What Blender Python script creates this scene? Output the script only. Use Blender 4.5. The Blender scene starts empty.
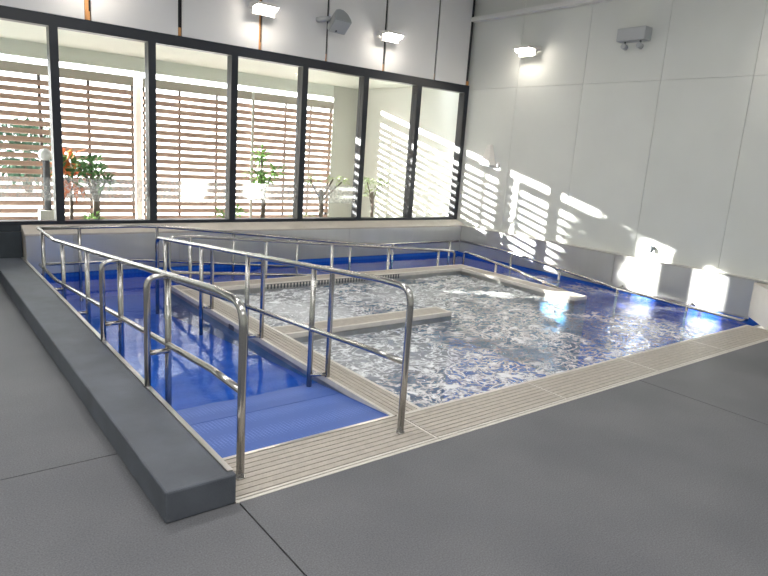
import bpy, bmesh, math, random
from mathutils import Vector, Matrix, noise
random.seed(7)
scene = bpy.context.scene
COL = scene.collection
V = Vector

# ------------------------------------------------------------------ layout (metres)
WX = 8.15            # inner face of the right wall
WY = 8.30            # window plane
UX, UY, UZ = 8.06, 8.005, 0.452   # steel upstand: inner faces and top
Y1, Y2 = 2.405, 2.82              # front grating
X1, X2 = 2.378, 2.631             # left divider
BY0, BY1 = 6.585, 6.85            # back divider
RX0, RX1 = 6.72, 6.975            # right divider
CX0, CX1, CH = 0.81, 1.135, 0.151 # kerb
WZ = -0.075                       # water level
FLOOR_Z = -1.1
SCY = 11.5                        # louvre screen
MX0, MP = 1.546, 1.093            # window mullions
ZS, ZT = 0.555, 2.89

# ------------------------------------------------------------------ materials
def new_mat(name):
    m = bpy.data.materials.new(name); m.use_nodes = True
    nt = m.node_tree
    return m, nt, nt.nodes, nt.links, nt.nodes['Principled BSDF']

def mat(name, col, rough=.5, metal=0., noise_scale=None, var=.1, bump=0., bump_scale=None, stretch=(1, 1, 1), rvar=0., spec=.5):
    m, nt, N, L, p = new_mat(name)
    p.inputs['Base Color'].default_value = (*col, 1)
    p.inputs['Roughness'].default_value = rough
    p.inputs['Metallic'].default_value = metal
    p.inputs['Specular IOR Level'].default_value = spec
    if noise_scale or bump:
        tc = N.new('ShaderNodeTexCoord'); mp = N.new('ShaderNodeMapping')
        mp.inputs['Scale'].default_value = stretch
        L.new(tc.outputs['Object'], mp.inputs['Vector'])
    if noise_scale:
        n = N.new('ShaderNodeTexNoise'); n.inputs['Scale'].default_value = noise_scale
        n.inputs['Detail'].default_value = 5
        L.new(mp.outputs[0], n.inputs['Vector'])
        r = N.new('ShaderNodeValToRGB')
        r.color_ramp.elements[0].position = .3; r.color_ramp.elements[1].position = .7
        r.color_ramp.elements[0].color = (*[max(0, c*(1-var)) for c in col], 1)
        r.color_ramp.elements[1].color = (*[min(1, c*(1+var)) for c in col], 1)
        L.new(n.outputs['Fac'], r.inputs['Fac']); L.new(r.outputs['Color'], p.inputs['Base Color'])
        if rvar:
            mr = N.new('ShaderNodeMapRange')
            mr.inputs['To Min'].default_value = rough-rvar; mr.inputs['To Max'].default_value = rough+rvar
            L.new(n.outputs['Fac'], mr.inputs['Value']); L.new(mr.outputs[0], p.inputs['Roughness'])
    if bump:
        b = N.new('ShaderNodeTexNoise'); b.inputs['Scale'].default_value = bump_scale or 40
        b.inputs['Detail'].default_value = 3
        L.new(mp.outputs[0], b.inputs['Vector'])
        bp = N.new('ShaderNodeBump'); bp.inputs['Strength'].default_value = bump; bp.inputs['Distance'].default_value = .01
        L.new(b.outputs['Fac'], bp.inputs['Height']); L.new(bp.outputs[0], p.inputs['Normal'])
    return m

M = {}
M['wall'] = mat('white wall panel', (.72, .74, .70), .45, noise_scale=2, var=.02)
M['panel'] = mat('white cladding panel', (.74, .74, .74), .5, noise_scale=2, var=.02)
M['dark_gap'] = mat('dark cavity', (.03, .03, .035), .8)
M['timber'] = mat('raw timber batten', (.55, .27, .10), .7, noise_scale=8, var=.25, stretch=(4, 4, .4))
M['seam'] = mat('grey joint', (.55, .56, .54), .7)
M['paving'] = mat('pale paving', (.78, .76, .72), .8, noise_scale=2, var=.05)
M['ceiling'] = mat('painted ceiling', (.6, .6, .6), .8)
M['frame'] = mat('anodised window frame', (.018, .022, .03), .35)
M['steel'] = mat('brushed stainless sheet', (.78, .78, .77), .36, 1., noise_scale=2.2, var=.03, stretch=(2, 2, .2), rvar=.04)
M['steel_matt'] = mat('satin stainless', (.44, .44, .42), .40, 1., noise_scale=9, var=.12, rvar=.06)
M['rail'] = mat('polished stainless tube', (.54, .53, .51), .22, 1.)
M['trim'] = mat('bright stainless edge', (.74, .72, .69), .28, 1.)
M['grate'] = mat('beige grating bar', (.50, .455, .40), .5, noise_scale=22, var=.10)
M['grate_frame'] = mat('grating frame', (.72, .68, .62), .4, noise_scale=15, var=.06)
M['granite'] = mat('charcoal stone', (.105, .118, .142), .55, noise_scale=3.5, var=.22, bump=.25, bump_scale=160)
M['granite_dark'] = mat('charcoal stone plinth', (.035, .045, .055), .45, noise_scale=5, var=.2)
M['beige'] = mat('beige rendered block', (.62, .58, .52), .55, noise_scale=6, var=.04)
M['sill'] = mat('pale stone sill', (.60, .55, .49), .45, noise_scale=8, var=.05)
M['wood'] = mat('louvre timber', (.50, .335, .275), .65, noise_scale=6, var=.2, stretch=(.4, 4, 4))
M['board'] = mat('weathered board', (.46, .42, .37), .7)
M['post_dark'] = mat('dark louvre post', (.10, .10, .11), .5)
M['pale_post'] = mat('pale pillar', (.52, .52, .48), .6)
M['soffit'] = mat('soffit board', (.70, .73, .68), .6)
M['soil'] = mat('courtyard gravel', (.55, .52, .47), .9, noise_scale=12, var=.3)
M['grey_plastic'] = mat('grey plastic', (.36, .38, .38), .5)
M['grey_light'] = mat('light grey plastic', (.47, .49, .50), .5)
M['white_plastic'] = mat('white plastic', (.86, .84, .80), .4)
M['dark_fit'] = mat('dark fitting', (.06, .07, .08), .4)
M['duct'] = mat('painted duct', (.78, .78, .76), .5)
M['leaf'] = mat('leaf green', (.10, .24, .07), .5, noise_scale=3, var=.35)
M['leaf_bright'] = mat('leaf bright green', (.22, .42, .10), .5, noise_scale=3, var=.3)
M['leaf_pale'] = mat('leaf pale green', (.42, .50, .28), .5, noise_scale=3, var=.25)
M['leaf_dark'] = mat('leaf dark green', (.035, .085, .05), .6, noise_scale=2, var=.4)
M['leaf_orange'] = mat('leaf orange', (.85, .22, .05), .5, noise_scale=3, var=.2)
M['bark'] = mat('bark', (.12, .10, .085), .9, noise_scale=10, var=.3)
M['lamp_white'] = mat('pale globe', (.75, .75, .75), .3)

def emit(name, col, s):
    m, nt, N, L, p = new_mat(name)
    p.inputs['Base Color'].default_value = (1, 1, 1, 1)
    p.inputs['Emission Color'].default_value = (*col, 1); p.inputs['Emission Strength'].default_value = s
    return m
M['lens'] = emit('lit lamp lens', (1, .91, .80), 27)
M['ceil_lens'] = emit('lit ceiling diffuser', (1, .98, .95), 5)

# floor concrete with fine speckle
m, nt, N, L, p = new_mat('dark grey floor'); M['floor'] = m
tc = N.new('ShaderNodeTexCoord')
n1 = N.new('ShaderNodeTexNoise'); n1.inputs['Scale'].default_value = 1.3; n1.inputs['Detail'].default_value = 6
n2 = N.new('ShaderNodeTexNoise'); n2.inputs['Scale'].default_value = 140; n2.inputs['Detail'].default_value = 2
L.new(tc.outputs['Object'], n1.inputs['Vector']); L.new(tc.outputs['Object'], n2.inputs['Vector'])
r1 = N.new('ShaderNodeValToRGB'); r1.color_ramp.elements[0].position = .3; r1.color_ramp.elements[1].position = .72
r1.color_ramp.elements[0].color = (.135, .139, .152, 1); r1.color_ramp.elements[1].color = (.182, .184, .196, 1)
L.new(n1.outputs['Fac'], r1.inputs['Fac'])
mx = N.new('ShaderNodeMix'); mx.data_type = 'RGBA'; mx.blend_type = 'OVERLAY'; mx.inputs['Factor'].default_value = .55
L.new(r1.outputs['Color'], mx.inputs[6]); L.new(n2.outputs['Fac'], mx.inputs[7])
L.new(mx.outputs[2], p.inputs['Base Color'])
p.inputs['Roughness'].default_value = .6; p.inputs['Specular IOR Level'].default_value = .3
bp = N.new('ShaderNodeBump'); bp.inputs['Strength'].default_value = .2; bp.inputs['Distance'].default_value = .004
L.new(n2.outputs['Fac'], bp.inputs['Height']); L.new(bp.outputs[0], p.inputs['Normal'])

# blue pool lining: small studs
def blue_mat(name, c0, c1, scale, rough):
    m, nt, N, L, p = new_mat(name)
    tc = N.new('ShaderNodeTexCoord')
    vo = N.new('ShaderNodeTexVoronoi'); vo.inputs['Scale'].default_value = scale; vo.inputs['Randomness'].default_value = .12
    L.new(tc.outputs['Object'], vo.inputs['Vector'])
    r = N.new('ShaderNodeValToRGB'); r.color_ramp.elements[0].position = .15; r.color_ramp.elements[1].position = .45
    r.color_ramp.elements[0].color = (*c1, 1); r.color_ramp.elements[1].color = (*c0, 1)
    L.new(vo.outputs['Distance'], r.inputs['Fac']); L.new(r.outputs['Color'], p.inputs['Base Color'])
    p.inputs['Roughness'].default_value = rough
    return m
M['blue'] = blue_mat('blue studded lining', (.055, .13, .46), (.14, .24, .66), 45, .5)
M['blue_deep'] = blue_mat('blue pool lining', (.006, .11, .54), (.012, .15, .64), 20, .4)
M['bench'] = mat('submerged pale bench', (.50, .58, .56), .5)

def glass_mat(name, tint, ior=1.45, rough=0.):
    m = bpy.data.materials.new(name); m.use_nodes = True
    nt = m.node_tree; N, L = nt.nodes, nt.links; N.clear()
    out = N.new('ShaderNodeOutputMaterial'); mix = N.new('ShaderNodeMixShader')
    fr = N.new('ShaderNodeFresnel'); fr.inputs['IOR'].default_value = ior
    t = N.new('ShaderNodeBsdfTransparent'); t.inputs['Color'].default_value = (*tint, 1)
    g = N.new('ShaderNodeBsdfGlossy'); g.inputs['Roughness'].default_value = rough
    L.new(fr.outputs[0], mix.inputs['Fac']); L.new(t.outputs[0], mix.inputs[1]); L.new(g.outputs[0], mix.inputs[2])
    L.new(mix.outputs[0], out.inputs['Surface'])
    return m
M['glass'] = glass_mat('window glass', (.97, .985, .975), 1.25)

# frosted film
m = bpy.data.materials.new('frosted film'); m.use_nodes = True; M['frost'] = m
N, L = m.node_tree.nodes, m.node_tree.links; N.clear()
out = N.new('ShaderNodeOutputMaterial'); mix = N.new('ShaderNodeMixShader')
t = N.new('ShaderNodeBsdfTransparent'); d = N.new('ShaderNodeBsdfTranslucent'); d.inputs['Color'].default_value = (.85, .87, .85, 1)
d2 = N.new('ShaderNodeBsdfDiffuse'); d2.inputs['Color'].default_value = (.8, .82, .8, 1)
ad = N.new('ShaderNodeMixShader'); L.new(d.outputs[0], ad.inputs[1]); L.new(d2.outputs[0], ad.inputs[2])
tc = N.new('ShaderNodeTexCoord'); nn = N.new('ShaderNodeTexNoise'); nn.inputs['Scale'].default_value = 28; nn.inputs['Detail'].default_value = 2
L.new(tc.outputs['Object'], nn.inputs['Vector'])
mr = N.new('ShaderNodeMapRange'); mr.inputs['From Min'].default_value = .35; mr.inputs['From Max'].default_value = .65
mr.inputs['To Min'].default_value = .08; mr.inputs['To Max'].default_value = .34
L.new(nn.outputs['Fac'], mr.inputs['Value']); L.new(mr.outputs[0], mix.inputs['Fac'])
L.new(t.outputs[0], mix.inputs[1]); L.new(ad.outputs[0], mix.inputs[2]); L.new(mix.outputs[0], out.inputs['Surface'])

# water: fresnel mix of clear blue and mirror, painted white froth and window glare where it is stirred (attribute 'stir')
m = bpy.data.materials.new('pool water'); m.use_nodes = True; M['water'] = m
N, L = m.node_tree.nodes, m.node_tree.links; N.clear()
out = N.new('ShaderNodeOutputMaterial')
tc = N.new('ShaderNodeTexCoord')
at = N.new('ShaderNodeAttribute'); at.attribute_name = 'stir'
rip = N.new('ShaderNodeTexNoise'); rip.inputs['Scale'].default_value = 17; rip.inputs['Detail'].default_value = 4; rip.inputs['Distortion'].default_value = .6
L.new(tc.outputs['Object'], rip.inputs['Vector'])
ms = N.new('ShaderNodeMath'); ms.operation = 'MULTIPLY_ADD'; ms.inputs[1].default_value = .85; ms.inputs[2].default_value = .03
L.new(at.outputs['Fac'], ms.inputs[0])
bp = N.new('ShaderNodeBump'); bp.inputs['Distance'].default_value = .03
L.new(ms.outputs[0], bp.inputs['Strength']); L.new(rip.outputs['Fac'], bp.inputs['Height'])
fr = N.new('ShaderNodeFresnel'); fr.inputs['IOR'].default_value = 1.36; L.new(bp.outputs[0], fr.inputs['Normal'])
t = N.new('ShaderNodeBsdfTransparent'); t.inputs['Color'].default_value = (.30, .66, .97, 1)
g = N.new('ShaderNodeBsdfGlossy'); g.inputs['Roughness'].default_value = .03; L.new(bp.outputs[0], g.inputs['Normal'])
mix = N.new('ShaderNodeMixShader'); ge = N.new('ShaderNodeNewGeometry'); inv = N.new('ShaderNodeMath'); inv.operation = 'SUBTRACT'; inv.inputs[0].default_value = 1; L.new(ge.outputs['Backfacing'], inv.inputs[1])
fb = N.new('ShaderNodeMath'); fb.operation = 'MULTIPLY'; L.new(fr.outputs[0], fb.inputs[0]); L.new(inv.outputs[0], fb.inputs[1])
L.new(fb.outputs[0], mix.inputs['Fac']); L.new(t.outputs[0], mix.inputs[1]); L.new(g.outputs[0], mix.inputs[2])
fo = N.new('ShaderNodeTexNoise'); fo.inputs['Scale'].default_value = 7.5; fo.inputs['Detail'].default_value = 6; fo.inputs['Roughness'].default_value = .62; fo.inputs['Distortion'].default_value = .7
fmap = N.new('ShaderNodeMapping'); fmap.inputs['Scale'].default_value = (1, 1.25, 1); fmap.inputs['Rotation'].default_value = (0, 0, .35)
L.new(tc.outputs['Object'], fmap.inputs['Vector']); L.new(fmap.outputs[0], fo.inputs['Vector'])
fm = N.new('ShaderNodeMapRange'); fm.inputs['From Min'].default_value = .50; fm.inputs['From Max'].default_value = .62; fm.inputs['To Min'].default_value = .0; fm.inputs['To Max'].default_value = .95
L.new(fo.outputs['Fac'], fm.inputs['Value'])
fl = N.new('ShaderNodeTexNoise'); fl.inputs['Scale'].default_value = 4.6; fl.inputs['Detail'].default_value = 4; fl.inputs['Roughness'].default_value = .6; fl.inputs['Distortion'].default_value = 1.6
L.new(fmap.outputs[0], fl.inputs['Vector'])
fa = N.new('ShaderNodeMath'); fa.operation = 'SUBTRACT'; fa.inputs[1].default_value = .5; L.new(fl.outputs['Fac'], fa.inputs[0])
fa2 = N.new('ShaderNodeMath'); fa2.operation = 'ABSOLUTE'; L.new(fa.outputs[0], fa2.inputs[0])
fl2 = N.new('ShaderNodeMapRange'); fl2.inputs['From Min'].default_value = .0; fl2.inputs['From Max'].default_value = .065; fl2.inputs['To Min'].default_value = .95; fl2.inputs['To Max'].default_value = .0
L.new(fa2.outputs[0], fl2.inputs['Value'])
fmx = N.new('ShaderNodeMath'); fmx.operation = 'MAXIMUM'; L.new(fm.outputs[0], fmx.inputs[0]); L.new(fl2.outputs[0], fmx.inputs[1])
hz = N.new('ShaderNodeAttribute'); hz.attribute_name = 'haze'
fmh = N.new('ShaderNodeMath'); fmh.operation = 'MAXIMUM'; L.new(fmx.outputs[0], fmh.inputs[0]); L.new(hz.outputs['Fac'], fmh.inputs[1])
fx = N.new('ShaderNodeMath'); fx.operation = 'MULTIPLY'; L.new(fmh.outputs[0], fx.inputs[0])
at2 = N.new('ShaderNodeAttribute'); at2.attribute_name = 'foam_glare'; L.new(at2.outputs['Fac'], fx.inputs[1])
df = N.new('ShaderNodeBsdfDiffuse'); df.inputs['Color'].default_value = (.93, .95, .96, 1); L.new(bp.outputs[0], df.inputs['Normal'])
mix2 = N.new('ShaderNodeMixShader'); L.new(fx.outputs[0], mix2.inputs['Fac']); L.new(mix.outputs[0], mix2.inputs[1]); L.new(df.outputs[0], mix2.inputs[2])
L.new(mix2.outputs[0], out.inputs['Surface'])

# ------------------------------------------------------------------ helpers
def box(bm, lo, hi, mi=0):
    lo, hi = V(lo), V(hi)
    vs = [bm.verts.new((x, y, z)) for x in (lo.x, hi.x) for y in (lo.y, hi.y) for z in (lo.z, hi.z)]
    for f in ((0, 1, 3, 2), (4, 6, 7, 5), (0, 4, 5, 1), (2, 3, 7, 6), (0, 2, 6, 4), (1, 5, 7, 3)):
        bm.faces.new([vs[i] for i in f]).material_index = mi
    return vs

def prism(bm, pts, z0, z1, mi=0):
    a = [bm.verts.new((x, y, z0)) for x, y in pts]; b = [bm.verts.new((x, y, z1)) for x, y in pts]
    n = len(pts)
    bm.faces.new(a[::-1]).material_index = mi; bm.faces.new(b).material_index = mi
    for i in range(n):
        bm.faces.new((a[i], a[(i+1) % n], b[(i+1) % n], b[i])).material_index = mi

def fillet(pts, r, k=6):
    pts = [V(p) for p in pts]; out = [pts[0]]
    for i in range(1, len(pts)-1):
        a, b, c = pts[i-1], pts[i], pts[i+1]
        u, w = (a-b), (c-b); lu, lw = u.length, w.length; u.normalize(); w.normalize()
        ang = math.acos(max(-1, min(1, u.dot(w))))
        if ang > math.pi-.03: out.append(b); continue
        d = min(r/math.tan(ang/2), lu*.49, lw*.49)
        p0, p1 = b+u*d, b+w*d
        for j in range(k+1):
            t = j/k
            out.append(p0*(1-t)**2 + b*2*t*(1-t) + p1*t*t)
    out.append(pts[-1]); return out

def tube(bm, pts, r=.02, n=12, fr=0.):
    pts = fillet(pts, fr) if fr else [V(p) for p in pts]
    prev = None; rings = []
    for i, p in enumerate(pts):
        d = (pts[min(i+1, len(pts)-1)]-pts[max(i-1, 0)]).normalized()
        if prev is None:
            a = d.orthogonal().normalized()
        else:
            a = (prev - d*prev.dot(d)).normalized()
        prev = a; b = d.cross(a)
        rings.append([bm.verts.new(p + (a*math.cos(2*math.pi*j/n)+b*math.sin(2*math.pi*j/n))*r) for j in range(n)])
    for q, s in zip(rings, rings[1:]):
        for j in range(n):
            bm.faces.new((q[j], q[(j+1) % n], s[(j+1) % n], s[j])).smooth = True
    bm.faces.new(rings[0][::-1]); bm.faces.new(rings[-1])

def obj(name, bm, mats, parent=None, bevel=0., origin=None, recalc=True):
    if recalc: bmesh.ops.recalc_face_normals(bm, faces=bm.faces)
    if origin is not None:
        bmesh.ops.translate(bm, verts=bm.verts, vec=-V(origin))
    me = bpy.data.meshes.new(name); bm.to_mesh(me); bm.free()
    for k in (mats if isinstance(mats, (list, tuple)) else [mats]):
        me.materials.append(M[k])
    o = bpy.data.objects.new(name, me); COL.objects.link(o)
    if origin is not None: o.location = origin
    if parent is not None:
        o.parent = parent
        off = V(origin or (0, 0, 0)); q = parent      # children are modelled in world space, parents are unrotated
        while q is not None: off = off - q.location; q = q.parent
        o.location = off
    if bevel:
        b = o.modifiers.new('bevel', 'BEVEL'); b.width = bevel; b.segments = 2; b.limit_method = 'ANGLE'
    return o

def tag(o, label, cat, group=None, kind=None):
    o['label'] = label; o['category'] = cat
    if group: o['group'] = group
    if kind: o['kind'] = kind
    return o

def thing(name, loc, label, cat, group=None, kind=None):
    o = bpy.data.objects.new(name, None); COL.objects.link(o); o.location = loc
    o.empty_display_size = .1
    return tag(o, label, cat, group, kind)

def struct(name, bm, mats, parent=None, bevel=0.):
    o = obj(name, bm, mats, parent, bevel)
    if parent is None: o['kind'] = 'structure'
    return o

def B(*boxes):
    bm = bmesh.new()
    for lo, hi in boxes: box(bm, lo, hi)
    return bm

# ------------------------------------------------------------------ room shell
RXL, RYF, CZ = -4.2, -4.2, 4.55
bm = bmesh.new()
for lo, hi in (((RXL, RYF, -.1), (CX0+.05, 3.146, 0)), ((CX0+.05, RYF, -.1), (1.144, Y1, 0)), ((CX0+.05, Y1, -.1), (1.13, Y1+.03, 0)), ((1.152, RYF, -.1), (4.566, Y1, 0)),
               ((4.574, RYF, -.1), (WX, Y1, 0)), ((RXL, 3.154, -.1), (CX0+.05, 8.24, 0))):
    box(bm, lo, hi, 0)
for lo, hi in (((RXL, 3.146, -.1), (CX0, 3.154, -.012)), ((1.144, RYF, -.1), (1.152, Y1, -.012)), ((4.566, RYF, -.1), (4.574, Y1, -.012))):
    box(bm, lo, hi, 1)
struct('floor', bm, ['floor', 'dark_gap'])
struct('ceiling', B(((RXL-.2, RYF-.2, CZ), (WX+.2, 8.6, CZ+.15))), 'ceiling')
struct('wall_left', B(((RXL-.2, RYF, -.1), (RXL, 8.6, CZ))), 'wall')
struct('wall_rear', B(((RXL-.2, RYF-.2, -.1), (WX+.2, RYF, CZ))), 'wall')

# right wall: core and cladding sheets with fine open joints
wr = struct('wall_right', B(((WX+.02, RYF, -1.2), (WX+.2, 11.7, CZ))), 'seam')
seams = [8.3, 7.13, 5.87, 4.66, 3.50, 2.34, 1.17, 0, -1.2, -2.4, RYF]
g = .0025
for a, b in zip(seams, seams[1:]):
    for z0, z1 in ((-.2, 2.822), (2.822, CZ)):
        obj('wall_panel', B(((WX, b+g, z0+g), (WX+.03, a-g, z1-g))), 'wall', wr)
obj('wall_panel', B(((WX, 8.3, -.2), (WX+.03, 11.7, 3.2))), 'wall', wr)

# wall above the windows: cavity, cladding panels, battens in the open joints
wb = struct('wall_back', B(((RXL, 8.27, ZT), (WX+.03, 8.6, CZ))), 'dark_gap')
sx = [1.912, 2.985, 4.09, 5.157, 6.219, 7.304]
px = [RXL, -3.4, -2.3, -1.25, -.2, .85] + sx + [8.06]
gw = {1.912: .036, 2.985: .026, 4.09: .024, 5.157: .017, 6.219: .02, 7.304: .016}
for a, b in zip(px, px[1:]):
    obj('wall_panel', B(((a+gw.get(a, .015), 8.215, ZT-.003), (b-gw.get(b, .015), 8.24, CZ))), 'panel', wb, .003)
for x in sx:
    w = gw[x]
    obj('timber_batten', B(((x-w*.75, 8.235, ZT), (x+w*.75, 8.27, ZT+.10))), 'timber', wb)
    if x in (1.912, 4.09):
        obj('batten', B(((x-w*.75, 8.24, ZT+.10), (x+w*.4, 8.27, CZ))), 'timber', wb)
obj('timber_batten', B(((8.06, 8.22, ZT), (8.12, 8.27, ZT+.07))), 'timber', wb)

# windows: one frame bay each, with pane and frosted band
for k, i in enumerate(range(-5, 6)):
    xa, xb = MX0+i*MP, MX0+(i+1)*MP
    hw = .046
    bm = bmesh.new()
    box(bm, (xa-hw, 8.225, ZS-.03), (xa+hw, 8.37, ZT-.13))
    box(bm, (xa-hw, 8.225, ZT-.13), (xb-hw if i < 5 else xb+hw, 8.37, ZT))
    box(bm, (xa+hw, 8.225, ZS-.03), (xb-hw, 8.37, ZS+.015))
    if i == 5: box(bm, (xb-hw, 8.225, ZS-.03), (xb+hw, 8.37, ZT-.13))
    w = struct('window_%d' % (k+1), bm, 'frame')
    obj('pane', B(((xa+hw, 8.296, ZS+.015), (xb-hw, 8.304, ZT-.13))), 'glass', w)
    if i < 4:
        obj('frosted_band', B(((xa+hw, 8.289, .80), (xb-hw, 8.293, 1.075))), 'frost', w)

# dark plinth below the windows left of the pool
tag(obj('stone_plinth', B(((RXL, 8.2, 0), (CX1-.01, 8.45, .452)), ((RXL, 8.235, .452), (CX1-.01, 8.45, ZS-.03))), 'granite_dark', None, .006),
    'dark stone plinth under the leftmost window at the far end of the kerb', 'plinth')

# ------------------------------------------------------------------ kerb
kbm = bmesh.new(); prism(kbm, [(CX0, Y1), (CX1, Y1), (CX1, 2.445), (CX1-.028, 2.445), (CX1-.028, 8.2), (CX0, 8.2)], 0, CH)
kb = tag(obj('stone_kerb', kbm, 'granite', None, .010), 'long low charcoal stone kerb along the left side of the ramp', 'kerb')
obj('edge_strip', B(((CX1-.0275, 2.4455, -.3), (CX1, 8.2, CH+.002))), 'trim', kb)

# ------------------------------------------------------------------ pool shell
pool = thing('pool_basin', (4.6, 5.4, FLOOR_Z), 'sunken pool basin with blue lining beneath the water', 'pool')
obj('basin_floor', B(((CX1-.1, Y2-.05, FLOOR_Z-.1), (UX+.04, UY+.04, FLOOR_Z))), 'blue_deep', pool)
obj('front_wall', B(((X2, Y2-.045, FLOOR_Z), (UX+.04, Y2-.003, -.034))), 'steel_matt', pool)
obj('left_wall', B(((CX1-.08, Y2-.02, FLOOR_Z), (CX1-.03, UY+.04, -.02))), 'blue_deep', pool)
obj('back_wall', B(((CX1-.03, UY, FLOOR_Z), (UX+.04, UY+.04, -.015))), 'blue_deep', pool)
obj('right_wall', B(((UX, Y2-.03, FLOOR_Z), (UX+.04, UY, -.015))), 'blue_deep', pool)
obj('bench', B(((X2+.002, Y2, FLOOR_Z), (4.3, Y2+.12, -.30)), ((4.3, Y2, FLOOR_Z), (UX-.02, Y2+.42, -.34))), 'bench', pool)

# ramp: one continuous walking surface, down the left, along the back, down the right
def ramp_y(y):
    if y <= Y2: return 0.
    return -(min(y, 6.9)-Y2)*.0858
def ramp_x(x):
    return -.35-max(0, min(x, 6.2)-2.5)*.1
def ramp_r(y):
    return -.72-max(0, 6.8-y)*.11
ramp = thing('access_ramp', (1.75, Y2, 0), 'blue studded ramp sloping down into the water beside the kerb', 'ramp')
def slab(name, prof, axis, c0, c1, parent, m):
    bm = bmesh.new(); rows = []
    for s, z in prof:
        q = [(c0, s), (c1, s)] if axis == 'y' else [(s, c0), (s, c1)]
        rows.append([bm.verts.new((*q[0], z)), bm.verts.new((*q[1], z)), bm.verts.new((*q[0], FLOOR_Z)), bm.verts.new((*q[1], FLOOR_Z))])
    for a, b in zip(rows, rows[1:]):
        bm.faces.new((a[0], a[1], b[1], b[0])); bm.faces.new((a[0], b[0], b[2], a[2])); bm.faces.new((a[1], a[3], b[3], b[1])); bm.faces.new((a[2], b[2], b[3], a[3]))
    bm.faces.new((rows[0][0], rows[0][2], rows[0][3], rows[0][1])); bm.faces.new((rows[-1][0], rows[-1][1], rows[-1][3], rows[-1][2]))
    return obj(name, bm, m, parent)
slab('mat_sheet', [(Y2+.012, -.003), (3.395, ramp_y(3.395))], 'y', CX1-.001, X1-.001, ramp, 'blue')
slab('mat_sheet', [(3.401, ramp_y(3.401)), (4.6, ramp_y(4.6)), (6.9, ramp_y(6.9)), (UY-.002, ramp_y(6.9))], 'y', CX1-.001, X1-.001, ramp, 'blue')
slab('back_run', [(X1, -.35), (2.5, -.35), (6.2, -.72), (UX-.002, -.72)], 'x', BY1+.001, UY-.002, ramp, 'blue_deep')
slab('right_run', [(BY1, -.72), (6.8, -.72), (4.3, -.995), (3.9, -1.09)], 'y', RX1+.001, UX-.002, ramp, 'blue_deep')
obj('threshold_strip', B(((CX1, Y2-.012, -.04), (X1+.02, Y2+.012, .003))), 'trim', ramp)

# dividers between ramp and pool, each with a grating on top
def grid_top(bm, x0, x1, y0, y1, along, n, gap=.008, mi=0, z0=-.03, z1=0.):
    if along == 'x':
        w = (y1-y0)/n
        for i in range(n): box(bm, (x0, y0+i*w+gap/2, z0), (x1, y0+(i+1)*w-gap/2, z1), mi)
    else:
        w = (x1-x0)/n
        for i in range(n): box(bm, (x0+i*w+gap/2, y0, z0), (x0+(i+1)*w-gap/2, y1, z1), mi)

def divider(name, x0, x1, y0, y1, along, label, n=5, edge=.028, cat='divider', ex=(1, 1, 1, 1)):
    t = thing(name, ((x0+x1)/2, (y0+y1)/2, FLOOR_Z), label, cat, 'grating-topped pool dividers')
    obj('wall', B(((x0, y0, FLOOR_Z), (x1, y1, -.04))), 'steel_matt', t)
    obj('gutter', B(((x0+.01, y0+.01, -.04), (x1-.01, y1-.01, -.028))), 'dark_gap', t)
    e = edge
    bs = []
    if ex[0]: bs.append(((x0, y0, -.045), (x0+e, y1, .002)))
    if ex[1]: bs.append(((x1-e, y0, -.045), (x1, y1, .002)))
    xa, xb = x0+e*ex[0], x1-e*ex[1]
    if ex[2]: bs.append(((xa, y0, -.045), (xb, y0+e, .002)))
    if ex[3]: bs.append(((xa, y1-e, -.045), (xb, y1, .002)))
    obj('edge_frame', B(*bs), 'grate_frame', t)
    bm = bmesh.new()
    grid_top(bm, xa+.002, xb-.002, y0+e*ex[2]+.002, y1-e*ex[3]-.002, along, n)
    obj('grating', bm, 'grate', t)
    return t
dl = divider('pool_divider', X1, X2, Y2, BY0, 'y', 'long grating-topped divider wall between the sloping ramp and the pool', ex=(1, 1, 0, 0))
obj('skimmer_slot', B(((X1-.006, 5.17, -.075), (X1+.002, 5.27, -.03))), 'dark_fit', dl)
dbk = divider('pool_divider', X1, RX1, BY0, BY1, 'x', 'grating-topped divider wall across the far end of the pool, below the windows', ex=(1, 1, 1, 1))
bm = B(((3.44, BY0-.003, -.014), (5.52, BY0+.002, -.010)))
for i in range(46): box(bm, (3.45+i*.045, BY0-.004, -.068), (3.467+i*.045, BY0+.002, -.012))
obj('overflow_grille', bm, 'dark_fit', dbk)
divider('pool_divider', RX0, RX1, 4.54, BY0, 'y', 'short grating-topped divider wall on the right, with a low handrail, in sun glare', ex=(1, 1, 1, 0))
divider('pool_divider', X2, 4.66, 4.65, 4.905, 'x', 'stub divider wall jutting into the middle of the pool', ex=(0, 1, 1, 1))

# front gratings
fx = [CX1, 2.433, 3.69, 4.95, 6.21, 7.56]
who = ['front deck grating at the foot of the ramp, beside the kerb end', 'front deck grating at the near pool corner, right of the tall handrail post',
       'third front deck grating panel counted from the stone kerb', 'fourth front deck grating panel counted from the stone kerb',
       'last front deck grating panel, ending at the beige block']
for (a, b), lab in zip(zip(fx, fx[1:]), who):
    t = thing('deck_grating', ((a+b)/2, (Y1+Y2)/2, -.05), lab, 'grating', 'front deck gratings')
    a2, b2 = a+.002, b-.002
    obj('drain_channel', B(((a2, Y1, -.08), (b2, Y2-.02, -.034))), 'dark_gap', t)
    bs = [((a2, Y1+.002, -.034), (b2, Y1+.022, .001)), ((a2, Y1+.03, -.034), (b2, Y1+.046, .001))]
    bs += [((b2-.016, Y1+.046, -.034), (b2, Y2, .001))]
    ya = Y2-.026 if a > 2 else Y2-.012
    if a > 2: bs += [((a2, Y2-.026, -.04), (b2-.016, Y2, .003))]
    obj('frame', B(*bs), 'grate_frame', t)
    bm = bmesh.new()
    grid_top(bm, a2+.002, b2-.018, Y1+.052, ya, 'x', 8, .007)
    obj('grille', bm, 'grate', t)

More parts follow.
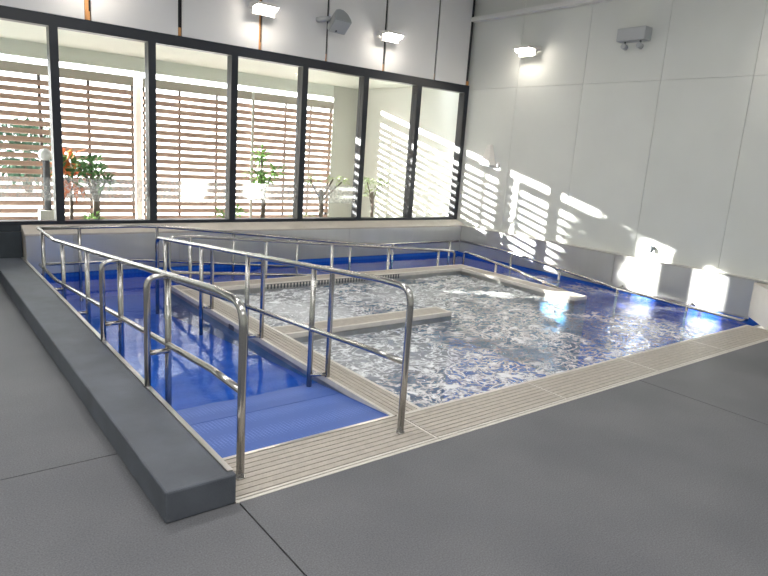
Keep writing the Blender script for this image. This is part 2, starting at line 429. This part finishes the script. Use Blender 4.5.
# ------------------------------------------------------------------ steel upstand round the pool
ub = thing('steel_upstand', (4.6, UY, 0), 'long stainless steel upstand below the windows along the back of the pool', 'upstand', 'steel upstands')
pxs = [CX1, 1.63, 2.9, 4.25, 5.6, 6.92, UX]
for a, b in zip(pxs, pxs[1:]):
    obj('panel', B(((a+.002, UY, -.02), (b-.002, UY+.03, UZ-.02))), 'steel', ub)
obj('core', B(((CX1, UY+.03, -.3), (WX, 8.44, UZ-.02))), 'sill', ub)
bm = bmesh.new()
vs = [(UY-.012, UZ-.022), (UY-.012, UZ), (8.225, ZS-.028), (8.44, ZS-.028), (8.44, UZ-.022)]
a = [bm.verts.new((CX1-.01, y, z)) for y, z in vs]; b = [bm.verts.new((WX, y, z)) for y, z in vs]
bm.faces.new(a); bm.faces.new(b[::-1])
for i in range(5): bm.faces.new((a[i], b[i], b[(i+1) % 5], a[(i+1) % 5]))
obj('sill', bm, 'sill', ub)
ur = thing('steel_upstand', (UX, 5.4, 0), 'stainless steel upstand along the right wall, splashed with sunlight', 'upstand', 'steel upstands')
pys = [UY, 6.25, 4.89, 3.56, 3.0]
for a, b in zip(pys, pys[1:]):
    obj('panel', B(((UX, b+.003, -.02), (UX+.03, a-.003, UZ-.02))), 'steel', ur)
obj('core', B(((UX+.03, 2.3, -.3), (WX, UY, UZ-.02))), 'sill', ur)
obj('ledge', B(((UX-.012, 2.3, UZ-.02), (WX, UY-.012, UZ))), 'trim', ur)
obj('bottom_lip', B(((UX-.02, 3.0, -.03), (UX, UY, -.018))), 'trim', ur)
bm = bmesh.new()
prism(bm, [(UX-.001, 3.02), (7.275, Y1), (7.275, 1.2), (WX-.002, 1.2), (WX-.002, 2.3), (UX+.001, 2.3)], 0, UZ-.03)
tag(obj('end_block', bm, 'beige', None, .004), 'plain beige block at the right wall where the front grating ends', 'block')

# ------------------------------------------------------------------ handrails
R = .0205
def lerp(tab, s):
    for (a, za), (b, zb) in zip(tab, tab[1:]):
        if a <= s <= b: return za+(zb-za)*(s-a)/(b-a)
    return tab[0][1] if s < tab[0][0] else tab[-1][1]
def part_tube(name, pts, parent, r=R, fr=0.):
    bm = bmesh.new(); tube(bm, pts, r, 14, fr); return obj(name, bm, 'rail', parent)
def flange(p, parent):
    bm = bmesh.new(); tube(bm, [V(p), V(p)+V((0, 0, .008))], .026, 18); return obj('base_flange', bm, 'rail', parent)

# rail beside the kerb
ax = 1.248
tA = [(2.609, .889), (2.92, .889), (7.0, .53), (7.885, .53)]
tAm = [(2.609, .455), (2.95, .45), (7.0, .112), (7.885, .112)]
A = thing('handrail', (ax, 2.609, 0), 'steel handrail beside the stone kerb, nearest to the viewer on the left', 'handrail', 'pool handrails')
part_tube('top_rail', [(ax, 2.609, 0.004), (ax, 2.609, .889)]+[(ax, y, z) for y, z in tA[1:]], A, R, .11)
part_tube('mid_rail', [(ax, y, z) for y, z in tAm], A, R*.92)
flange((ax, 2.609, 0), A)
for y in (3.64, 4.65, 5.65, 6.63, 7.65):
    part_tube('post', [(ax, y, ramp_y(y)), (ax, y, lerp(tA, y))], A, R*.95)
for y in (3.63, 4.64):
    z = lerp(tA, y)-.005
    part_tube('kerb_post', [(CX1-.014, y, CH), (CX1-.014, y, z), (ax, y+.0, z)], A, R*.95, .075)
    part_tube('link', [(CX1-.014, y, lerp(tAm, y)-.035), (ax, y, lerp(tAm, y)-.035)], A, R*.8)
for y in (5.65, 6.63):
    part_tube('link', [(CX1-.002, y, .1), (ax, y, .1)], A, R*.8)

# rail beside the left divider
bx = 2.277
tB = [(2.609, .885), (2.9, .877), (6.99, .53)]
tBm = [(2.609, .44), (2.95, .418), (6.99, .105)]
Bh = thing('handrail', (bx, 2.609, 0), 'steel handrail right of the ramp, its front post on the grating', 'handrail', 'pool handrails')
part_tube('top_rail', [(bx, 2.609, .004), (bx, 2.609, .885), (bx, 2.9, .877), (bx, 6.99, .53), (bx, 6.99, ramp_y(6.99))], Bh, R, .10)
part_tube('mid_rail', [(bx, y, z) for y, z in tBm], Bh, R*.92)
flange((bx, 2.609, 0), Bh)
for y in (3.657, 4.70, 5.70, 6.73):
    part_tube('post', [(bx, y, ramp_y(y)), (bx, y, lerp(tB, y))], Bh, R*.95)
for y in (3.60, 4.65, 5.72):
    z = lerp(tB, y)-.005
    part_tube('deck_post', [(X1+.016, y, 0), (X1+.016, y, z), (bx, y, z)], Bh, R*.9, .06)
    part_tube('link', [(bx, y+.05, .02), (X1+.016, y, .02)], Bh, R*.7)

# rail along the back divider
cy = 6.92
tC = [(2.40, .552), (2.7, .54), (6.51, .232), (6.87, .205)]
Ch = thing('handrail', (4.6, cy, -.4), 'steel handrail sloping along the far divider wall in front of the back upstand', 'handrail', 'pool handrails')
part_tube('top_rail', [(4.3, cy, -.02), (2.9, cy, .095), (2.385, cy, .14), (2.385, cy, .552), (2.7, cy, .54), (6.51, cy, .232), (6.87, cy, .205), (6.87, cy, -.72)], Ch, R, .09)
for x in (2.63, 3.6, 4.58, 5.55, 6.53):
    part_tube('post', [(x, cy, ramp_x(x)), (x, cy, lerp(tC, x))], Ch, R*.95)

# rail along the right divider
dx = 7.05
tD = [(4.72, -.045), (5.02, -.012), (5.887, .105), (6.7, .185), (6.88, .20)]
Dh = thing('handrail', (dx, 5.9, -.7), 'low steel handrail sloping into the water along the right divider wall', 'handrail', 'pool handrails')
part_tube('top_rail', [(dx, 6.885, -.72), (dx, 6.885, .195), (dx, 6.68, .18), (dx, 5.887, .105), (dx, 4.85, -.035), (dx, 4.72, -.3)], Dh, R*.9, .07)
for y in (6.2, 5.3):
    part_tube('post', [(dx, y, ramp_r(y)), (dx, y, lerp(tD, y))], Dh, R*.9)

# wall rails
ey = UY-.12
tE = [(1.248, .54), (2.35, .54), (2.67, .523), (5.44, .232), (6.1, .18), (7.92, .19)]
Eh = thing('handrail', (4.6, ey, -.4), 'long thin handrail in front of the back steel upstand below the windows', 'handrail', 'pool handrails')
part_tube('top_rail', [(ax+.005, ey, .53)]+[(x, ey, z) for x, z in tE[1:-1]]+[(7.90, ey, .19)], Eh, R*.95)
part_tube('mid_rail', [(ax+.02, ey, .115), (2.35, ey, .115), (4.7, ey, -.11)], Eh, R*.9)
for x in (1.67, 2.57, 3.6, 4.6, 5.55, 6.4, 7.69):
    part_tube('post', [(x, ey, ramp_y(7.5) if x < X1 else ramp_x(x)), (x, ey, lerp(tE, x))], Eh, R*.9)
fxx = UX-.12
tF = [(3.02, -.045), (4.71, -.012), (5.7, .082), (6.67, .172), (7.0, .185), (7.88, .19)]
Fh = thing('handrail', (fxx, 5.4, -.4), 'handrail along the right wall upstand, dipping down to water level', 'handrail', 'pool handrails')
part_tube('top_rail', [(UX, 3.02, -.045)]+[(fxx, y, z) for y, z in [(3.03, -.045)]+tF[1:]], Fh, R*.95)
for y in (6.67, 5.7, 4.7, 3.7):
    part_tube('post', [(fxx, y, ramp_r(y)), (fxx, y, lerp(tF, y))], Fh, R*.9)
for y in (4.7, 3.7):
    part_tube('bracket', [(fxx, y, lerp(tF, y)), (UX, y, lerp(tF, y)+.03)], Fh, R*.7)

# ------------------------------------------------------------------ water
def in_div(x, y):
    return (X1 < x < X2 and y < BY1) or (X1 < x < RX1 and BY0 < y < BY1) or (RX0 < x < RX1 and 4.54 < y < BY1) or (X2 <= x < 4.66 and 4.65 < y < 4.905)
def smooth(a, b, t):
    t = max(0., min(1., (t-a)/(b-a))); return t*t*(3-2*t)
def stir(x, y):
    s = smooth(X1+.05, X2-.05, x)*smooth(BY1-.05, BY0, y) if y < BY1 else 0.
    return s*(1-smooth(6.6, 7.6, x)*.55)
bm = bmesh.new()
st = bm.verts.layers.float.new('stir'); fo_l = bm.verts.layers.float.new('foam_glare'); hz_l = bm.verts.layers.float.new('haze')
hx = .036
nx, ny = int((UX-CX1)/hx), int((UY-Y2)/hx)
gx = [CX1+(UX-.001-CX1)*i/nx for i in range(nx+1)]; gy = [Y2-.002+(UY-Y2)*j/ny for j in range(ny+1)]
grid = {}
for i, x in enumerate(gx):
    for j, y in enumerate(gy):
        s = stir(x, y)
        p = V((x, y, 0))
        h = .0022*noise.noise(p*2.3) + .0010*noise.noise(p*6+V((3, 1, 0)))
        if s > 0:
            q = V((x*1., y*1.25, .3))
            tb = .013*noise.noise(q*2.4) + .011*noise.noise(q*5.2+V((5, 2, 0))) + .008*noise.noise(q*10.5+V((1, 9, 0))) + .0045*noise.noise(q*19)
            h += s*tb
        v = bm.verts.new((x, y, WZ+h-.018*s)); v[st] = s
        # white for stirred-in air and painted window glare: left bay, front corner, bright middle
        nz = noise.noise(V((x*1.3, y*1.3, 4.)))+.4*noise.noise(V((x*4.5, y*4.5, 7.)))
        f = s*(.22 + .78*smooth(-.42, .15, nz+.35*smooth(4.9, 3.4, x)+.35*smooth(4.4, 5.6, y)-.42*smooth(5.0, 6.6, x)))
        v[hz_l] = .08+.26*smooth(4.8, 3.0, x)*smooth(3.1, 3.9, y)+.3*smooth(4.6, 5.4, y)*smooth(-.3, .3, nz)
        v[fo_l] = f
        grid[i, j] = v
for i in range(nx):
    for j in range(ny):
        cx, cyy = (gx[i]+gx[i+1])/2, (gy[j]+gy[j+1])/2
        ok = not all(in_div(gx[a], gy[b]) for a in (i, i+1) for b in (j, j+1))
        if cx < X1 and cyy < 3.4: ok = False
        if ok:
            f = bm.faces.new((grid[i, j], grid[i+1, j], grid[i+1, j+1], grid[i, j+1])); f.smooth = True
bmesh.ops.delete(bm, geom=[v for v in bm.verts if not v.link_faces], context='VERTS')
wo = obj('pool_water', bm, 'water', recalc=False)
tag(wo, 'blue pool water, calm over the ramp, white with churn and painted glare in the middle', 'water', None, 'stuff')

# ------------------------------------------------------------------ fittings on the walls
def flood(x, y, z, wall, label):
    t = thing('wall_floodlight', (x, y, z), label, 'light', 'wall floodlights')
    bm = bmesh.new(); bl = bmesh.new(); bb = bmesh.new()
    def P(u, d, h): return (x+u, y-d, z+h) if wall == 'b' else (x-d, y+u, z+h)
    def hexa(bmx, pts):
        v = [bmx.verts.new(P(*q)) for q in pts]
        for f in ((0, 1, 2, 3), (7, 6, 5, 4), (0, 4, 5, 1), (1, 5, 6, 2), (2, 6, 7, 3), (3, 7, 4, 0)): bmx.faces.new([v[i] for i in f])
    hexa(bm, [(-.16, 0, .03), (.16, 0, .03), (.15, .27, .045), (-.15, .27, .045), (-.15, 0, .10), (.15, 0, .10), (.12, .25, .085), (-.12, .25, .085)])
    hexa(bl, [(-.13, .15, -.01), (.13, .15, -.01), (.125, .26, .0), (-.125, .26, .0), (-.15, .14, .03), (.15, .14, .03), (.145, .272, .044), (-.145, .272, .044)])
    hexa(bb, [(-.16, .115, -.055), (.16, .115, -.055), (.16, .138, -.055), (-.16, .138, -.055), (-.16, .115, .03), (.16, .115, .03), (.16, .138, .03), (-.16, .138, .03)])
    obj('housing', bm, 'white_plastic', t); obj('lens', bl, 'lens', t); obj('back_plate', bb, 'white_plastic', t)
flood(4.06, 8.21, 3.36, 'b', 'lit floodlight above the windows, left of the grey speaker')
flood(6.21, 8.21, 3.36, 'b', 'lit floodlight above the windows, right of the grey speaker')
flood(1.9, 8.21, 3.40, 'b', 'lit floodlight above the windows nearest the left, cut off by the top of the picture')
flood(WX, 6.88, 3.32, 'r', 'lit floodlight high on the right wall near the window corner')
flood(WX, 2.85, 3.32, 'r', 'lit floodlight on the right wall just past the right edge of the picture')

sp = thing('loudspeaker', (5.14, 8.2, 3.42), 'grey wedge-shaped loudspeaker on the panels between two floodlights', 'speaker')
n_ = V((-.06, -.63, -.77)).normalized()            # grille looks down into the room
c_ = V((0, -.77, .63)); c_ = (c_-n_*c_.dot(n_)).normalized()
s_ = n_.cross(c_)
o_ = V((5.19, 7.94, 3.335))
def ptu(a, b, c): return o_+s_*a+n_*b+c_*c
prof = [(-.14, 0), (.14, 0), (.138, -.06), (.11, -.14), (.06, -.205), (0, -.235), (-.07, -.225), (-.12, -.17), (-.14, -.07)]
bm = bmesh.new()
f0 = [bm.verts.new(ptu(a, b, -.12)) for a, b in prof]; f1 = [bm.verts.new(ptu(a, b, .12)) for a, b in prof]
bm.faces.new(f0); bm.faces.new(f1[::-1])
for i in range(len(prof)): bm.faces.new((f0[i], f0[(i+1) % len(prof)], f1[(i+1) % len(prof)], f1[i]))
obj('cabinet', bm, 'grey_plastic', sp, .012)
bm = bmesh.new()
q = [bm.verts.new(ptu(a, b, c)) for b in (.001, .008) for a, c in ((-.125, -.105), (.125, -.105), (.125, .105), (-.125, .105))]
for f in ((0, 1, 2, 3), (7, 6, 5, 4), (0, 4, 5, 1), (1, 5, 6, 2), (2, 6, 7, 3), (3, 7, 4, 0)): bm.faces.new([q[i] for i in f])
obj('grille', bm, 'grey_light', sp)
bm = bmesh.new(); tube(bm, [ptu(.03, .009, -.075), ptu(.03, .012, -.075)], .016, 12); obj('badge', bm, 'dark_fit', sp)
bm = bmesh.new(); tube(bm, [(4.98, 8.218, 3.43), (4.99, 8.10, 3.43), (5.09, 8.04, 3.44)], .035, 12); obj('bracket', bm, 'grey_light', sp)

el = thing('emergency_light', (WX, 5.1, 3.42), 'grey twin-head emergency light high on the right wall', 'light')
obj('case', B(((WX-.17, 4.885, 3.335), (WX+.002, 5.305, 3.505))), 'grey_light', el, .012)
for y in (4.97, 5.2):
    h = obj('lamp_head', (lambda b: (tube(b, [(WX-.15, y, 3.275), (WX-.075, y, 3.262)], .036, 14), b)[1])(bmesh.new()), 'grey_light', el)
    obj('stem', (lambda b: (tube(b, [(WX-.11, y, 3.335), (WX-.11, y, 3.275)], .014, 10), b)[1])(bmesh.new()), 'dark_fit', h)

sc = thing('wall_sconce', (WX, 7.55, 1.72), 'white tapered wall sconce on the right wall beside the window corner', 'light')
bm = bmesh.new()
lo = [(WX, 7.41), (WX, 7.71), (WX-.13, 7.67), (WX-.13, 7.45)]; hi = [(WX, 7.53), (WX, 7.62), (WX-.05, 7.61), (WX-.05, 7.54)]
a = [bm.verts.new((x, y, 1.55)) for x, y in lo]; b = [bm.verts.new((x, y, 1.89)) for x, y in hi]
bm.faces.new(a); bm.faces.new(b[::-1])
for i in range(4): bm.faces.new((a[i], a[(i+1) % 4], b[(i+1) % 4], b[i]))
obj('shade', bm, 'white_plastic', sc, .004)
obj('rim', B(((WX-.125, 7.455, 1.535), (WX, 7.665, 1.55))), 'grey_light', sc)
tag(obj('wall_sensor', B(((WX-.03, 7.315, 1.53), (WX, 7.37, 1.61))), 'white_plastic', None, .008), 'tiny white sensor box just right of the wall sconce', 'sensor')

tp = thing('wall_tap', (WX, 4.40, .6), 'small dark tap on the right wall inside the bright patch of sun', 'tap')
bm = bmesh.new(); tube(bm, [(WX, 4.385, .605), (WX-.05, 4.385, .605), (WX-.055, 4.385, .55)], .026, 12, .02); obj('body', bm, 'dark_fit', tp)
bm = bmesh.new(); tube(bm, [(WX-.03, 4.385, .615), (WX-.03, 4.40, .632), (WX-.03, 4.47, .622)], .015, 10); obj('lever', bm, 'dark_fit', tp)
bm = bmesh.new(); tube(bm, [(WX-.035, 4.36, .63), (WX-.035, 4.36, .655)], .009, 10); obj('valve', bm, 'dark_fit', tp)

tag(obj('wall_duct', B(((WX-.13, RYF, 3.93), (WX, 8.21, 3.995))), 'duct', None, .004), 'thin pale square duct running along the top of the right wall', 'duct')

# unseen area lights added under the ceiling to brighten the hall
k = 0
for x in (-1.6, 1.6, 4.8):
    for y in (-2.2, 1.2, 4.6):
        d = bpy.data.lights.new('ceiling_fill', 'AREA'); d.shape = 'RECTANGLE'; d.size = 1.8; d.size_y = .7; d.energy = {-1.6: 26, 1.6: 24, 4.8: 9}[x]; d.color = (1, .985, .96)
        lo_ = bpy.data.objects.new('ceiling_fill', d); COL.objects.link(lo_); lo_.location = (x, y, CZ-.03)

# ------------------------------------------------------------------ courtyard
tag(obj('courtyard_ground', B(((-8, 8.45, -.1), (WX, 30, .1))), 'soil'), 'pale gravel ground of the courtyard outside the windows', 'ground', None, 'structure')
struct('trim_1', B(((-6, 8.95, 2.93), (WX, 11.56, 3.1)), ((-6, 11.47, 2.70), (WX, 11.53, 2.93)), ((-.4, 11.47, 2.63), (1.24, 11.53, 2.71))), 'soffit')  # last box: unseen header added to lower the sun patch on the wall
struct('trim_2', B(((-12, 11.9, .1), (25, 45, .11))), 'paving')
tag(obj('courtyard_pillar', B(((.22, 11.4, .1), (.55, 11.6, 2.62))), 'pale_post'), 'pale square pillar off to the left, unseen and added to split the sun patches', 'pillar')  # out of view, added so its shade parts the sun patches
tag(obj('sun_block_wall', B(((-9, 11.45, .1), (-.35, 11.6, 3.1))), 'pale_post'), 'plain pale wall off to the left, unseen and added to block the sun', 'wall', None, 'structure')  # added out of view to keep low sun off the floor and kerb
tag(obj('courtyard_pier', B(((7.42, 11.45, .1), (WX, 11.75, 2.93))), 'pale_post'), 'plain pale pier at the right end of the timber louvre screen', 'pier', None, None)

def screen(x0, x1, posts, label, pitch=.126, extra=None):
    t = thing('louvre_screen', ((x0+x1)/2, SCY, .1), label, 'screen', 'timber louvre screens')
    bm = bmesh.new(); z = .16
    while z < 2.36:
        # each board is a slim tilted plank
        vs = [(SCY-.02, z), (SCY+.02, z-.005), (SCY+.02, z+.072), (SCY-.02, z+.077)]
        a = [bm.verts.new((x0, y, zz)) for y, zz in vs]; b = [bm.verts.new((x1, y, zz)) for y, zz in vs]
        bm.faces.new(a); bm.faces.new(b[::-1])
        for i in range(4): bm.faces.new((a[i], b[i], b[(i+1) % 4], a[(i+1) % 4]))
        z += pitch
    obj('slat_panel', bm, 'wood', t)
    for x in posts: obj('post', B(((x-.022, SCY+.02, .1), (x+.022, SCY+.07, 2.60))), 'post_dark', t)
    obj('top_rail', B(((x0, SCY-.015, 2.455), (x1, SCY+.025, 2.608))), 'board', t)
    return t
screen(1.24, 3.37, [1.26, 1.93, 2.65, 3.35], 'timber louvre screen outside the two leftmost windows')
screen(3.52, 7.42, [3.54, 4.175, 4.88, 5.63, 6.335, 6.92, 7.40], 'long timber louvre screen outside the middle windows')
tag(obj('courtyard_pillar', B(((3.45, SCY+.20, .1), (3.57, SCY+.32, 2.93))), 'pale_post'), 'pale square pillar between the two louvre screens', 'pillar')
bm = bmesh.new(); tube(bm, [(5.56, SCY-.09, .1), (5.56, SCY-.09, 2.6)], .022, 10)
tag(obj('downpipe', bm, 'pale_post'), 'slim pale pipe standing against the long louvre screen', 'pipe')

# plants in the courtyard
def leaf(bm, base, d, ln, w, mi=0):
    d = V(d).normalized(); s = d.cross(V((0, 0, 1)))
    s = s.normalized() if s.length > .01 else V((1, 0, 0))
    up = s.cross(d)
    p0 = V(base); p1 = p0+d*ln*.5+up*ln*.08; p2 = p0+d*ln-V((0, 0, ln*.12))
    v = [bm.verts.new(p0), bm.verts.new(p1+s*w), bm.verts.new(p2), bm.verts.new(p1-s*w), bm.verts.new(p1+up*.012)]
    for f in ((0, 1, 4), (1, 2, 4), (2, 3, 4), (3, 0, 4)): bm.faces.new([v[i] for i in f]).material_index = mi
def plant(name, x, y, clumps, lm, label, cat, trunk_r=.04, nleaf=60, ln=.16, w=.03, group='courtyard plants', z0=.1):
    t = thing(name, (x, y, z0), label, cat, group)
    rnd = random.Random(int(x*1000))
    top = max(c[2] for c in clumps)
    bm = bmesh.new()
    if trunk_r:
        tube(bm, [(x, y, z0), (x+.02, y, z0+(top-z0)*.45), (x-.01, y, z0+(top-z0)*.8)], trunk_r, 8)
        for c in clumps: tube(bm, [(x, y, z0+(c[2]-z0)*.6), (c[0], c[1], c[2])], trunk_r*.35, 6)
        obj('trunk', bm, 'bark', t)
    else: bm.free()
    bm = bmesh.new()
    for cx, cyy, cz, rr, rz in clumps:
        for i in range(nleaf):
            d = V((rnd.gauss(0, 1), rnd.gauss(0, 1), rnd.gauss(0, .6))).normalized()
            b = V((cx, cyy, cz))+V((d.x*rr, d.y*rr, d.z*rz))*rnd.random()
            leaf(bm, b, d+V((0, 0, .2)), ln*rnd.uniform(.6, 1.2), w*rnd.uniform(.7, 1.3), rnd.randrange(len(lm)) if len(lm) > 1 else 0)
    obj('foliage', bm, lm, t)
    return t
plant('courtyard_shrub', 2.35, 10.0, [(2.30, 10, 1.2, .16, .12), (2.42, 10.05, 1.02, .22, .16), (2.2, 9.95, 1.05, .15, .12), (2.5, 10, .92, .12, .08)], ['leaf'], 'dark green shrub outside the second pane from the left', 'shrub', .05, 50, .17, .03)
plant('courtyard_shrub', 2.05, 10.2, [(2.03, 10.2, 1.18, .12, .15), (2.0, 10.2, 1.0, .14, .12), (2.12, 10.2, .95, .1, .1)], ['leaf_orange', 'leaf'], 'plant with broad orange leaves beside the dark green shrub', 'plant', .025, 22, .34, .055)
plant('courtyard_shrub', 5.1, 10.0, [(5.05, 10, 1.42, .13, .12), (4.98, 10, 1.12, .16, .12), (5.3, 10, 1.2, .16, .09), (5.12, 10, 1.0, .14, .1)], ['leaf_bright'], 'bright green small tree outside the fourth pane', 'shrub', .04, 45, .15, .028)
plant('courtyard_shrub', 6.3, 10.0, [(6.05, 10, 1.06, .2, .06), (6.55, 10, 1.08, .22, .06), (6.75, 10, 1.03, .12, .06)], ['leaf_pale'], 'pale spreading shrub with bare trunk outside the fifth pane', 'shrub', .045, 26, .13, .022)
plant('courtyard_shrub', 7.5, 10.0, [(7.35, 10, 1.05, .16, .08), (7.65, 10, 1.02, .16, .09), (7.5, 10.1, .8, .18, .2)], ['leaf_pale'], 'pale shrub against the sunlit outer wall by the sixth pane', 'shrub', .03, 40, .12, .022)
plant('courtyard_shrub', 2.21, 9.6, [(2.21, 9.6, .42, .16, .08)], ['leaf_bright'], 'low yellow-green plant under the dark shrub', 'plant', .012, 45, .13, .02)
plant('courtyard_shrub', 4.3, 9.6, [(4.2, 9.6, .46, .18, .09), (4.45, 9.6, .50, .12, .08)], ['leaf_bright'], 'low green plant outside the third pane from the left', 'plant', .012, 40, .12, .02)
plant('courtyard_shrub', 5.75, 9.7, [(5.7, 9.7, .42, .2, .06)], ['leaf_pale'], 'low pale plant near the foot of the fourth and fifth panes', 'plant', .012, 34, .12, .02)
lp = thing('garden_lamp', (1.72, 10.0, .1), 'dark garden post with a pale round top outside the leftmost pane', 'lamp')
bm = bmesh.new(); tube(bm, [(1.72, 10, .1), (1.72, 10, 1.2)], .045, 14); obj('post', bm, 'post_dark', lp)
bm = bmesh.new(); bmesh.ops.create_uvsphere(bm, u_segments=20, v_segments=12, radius=.085, matrix=Matrix.Translation((1.71, 10, 1.28)))
for f in bm.faces: f.smooth = True
obj('globe', bm, 'lamp_white', lp)
bm = bmesh.new(); box(bm, (1.60, 9.9, .1), (1.84, 10.1, .50)); obj('footing', bm, 'pale_post', lp)

# hedge far beyond the screen, and an unseen slim tree added on the left to block the low sun
def tree(name, x, y, h, r, label, lm='leaf_dark', n=900, ln=.3, low=.25):
    t = thing(name, (x, y, .1), label, 'tree', 'trees beyond the screen')
    rnd = random.Random(int(x*77+y))
    bm = bmesh.new(); tube(bm, [(x, y, .1), (x, y, h*.8)], .09, 8); obj('trunk', bm, 'bark', t)
    bm = bmesh.new()
    for i in range(n):
        d = V((rnd.gauss(0, 1), rnd.gauss(0, 1), rnd.gauss(0, 1))).normalized()*(rnd.random()**.4)
        if low < .1:                                     # slim columnar crown
            a_ = rnd.uniform(0, 6.283); q_ = rnd.random()**.5; d = V((q_*math.cos(a_), q_*math.sin(a_), rnd.uniform(-1, 1)))
        c = V((x, y, h*(low+1)/2))
        leaf(bm, c+V((d.x*r, d.y*r, d.z*h*(1-low)/2)), d+V((0, 0, .1)), ln*rnd.uniform(.6, 1.2), ln*.22)
    obj('foliage', bm, lm, t)
tree('garden_tree', 2.6, 17.5, 1.75, .8, 'low dark bush far behind the louvres, just right of the garden post', n=700)
tree('garden_tree', 1.2, 18.0, 1.9, .8, 'dark bush far behind the louvres, at the left edge of the picture', n=700)
tree('garden_tree', -3.12, 16.2, 3.74, .40, 'slim tree on the far left, unseen and added to block the low sun', n=3600, ln=.26, low=.05)

# ------------------------------------------------------------------ sun and sky
sd = V((1, -.98, -.2666)).normalized()
s = bpy.data.lights.new('sun', 'SUN'); s.energy = 24; s.angle = math.radians(.53); s.color = (1, .97, .92)
so = bpy.data.objects.new('sun', s); COL.objects.link(so)
so.rotation_euler = sd.to_track_quat('-Z', 'Y').to_euler(); so.location = (-6, 14, 5)
w = bpy.data.worlds.new('sky'); scene.world = w; w.use_nodes = True
N, L = w.node_tree.nodes, w.node_tree.links
bg = N['Background']
sky = N.new('ShaderNodeTexSky'); sky.sky_type = 'HOSEK_WILKIE'
sky.sun_direction = (-sd).normalized(); sky.turbidity = 6; sky.ground_albedo = .4
mixn = N.new('ShaderNodeMix'); mixn.data_type = 'RGBA'; mixn.inputs['Factor'].default_value = .75
L.new(sky.outputs[0], mixn.inputs[6]); mixn.inputs[7].default_value = (.95, .97, 1.0, 1)
L.new(mixn.outputs[2], bg.inputs['Color'])
bg.inputs['Strength'].default_value = 4.2

# ------------------------------------------------------------------ camera
cam = bpy.data.cameras.new('camera'); co = bpy.data.objects.new('camera', cam); COL.objects.link(co)
r = V((0.78964725, -0.60972353, 0.06851593)); u = V((0.07592765, 0.20791792, 0.97519492)); f = V((0.60884498, 0.76485774, -0.21047669))
mw = Matrix(((r.x, u.x, -f.x, 0), (r.y, u.y, -f.y, 0), (r.z, u.z, -f.z, 1.62), (0, 0, 0, 1)))
co.matrix_world = mw
cam.sensor_fit = 'HORIZONTAL'; cam.sensor_width = 36; cam.lens = 622.66*36/768
cam.clip_start = .05; cam.clip_end = 200
scene.camera = co

vs_ = scene.view_settings
scene.display_settings.display_device = 'sRGB'
vs_.view_transform = 'Standard'; vs_.look = 'None'; vs_.gamma = 1; vs_.use_curve_mapping = False
vs_.exposure = 1.08
scene.cycles.caustics_reflective = True
scene.cycles.blur_glossy = .5
scene.cycles.sample_clamp_indirect = 6
scene.cycles.use_denoising = True
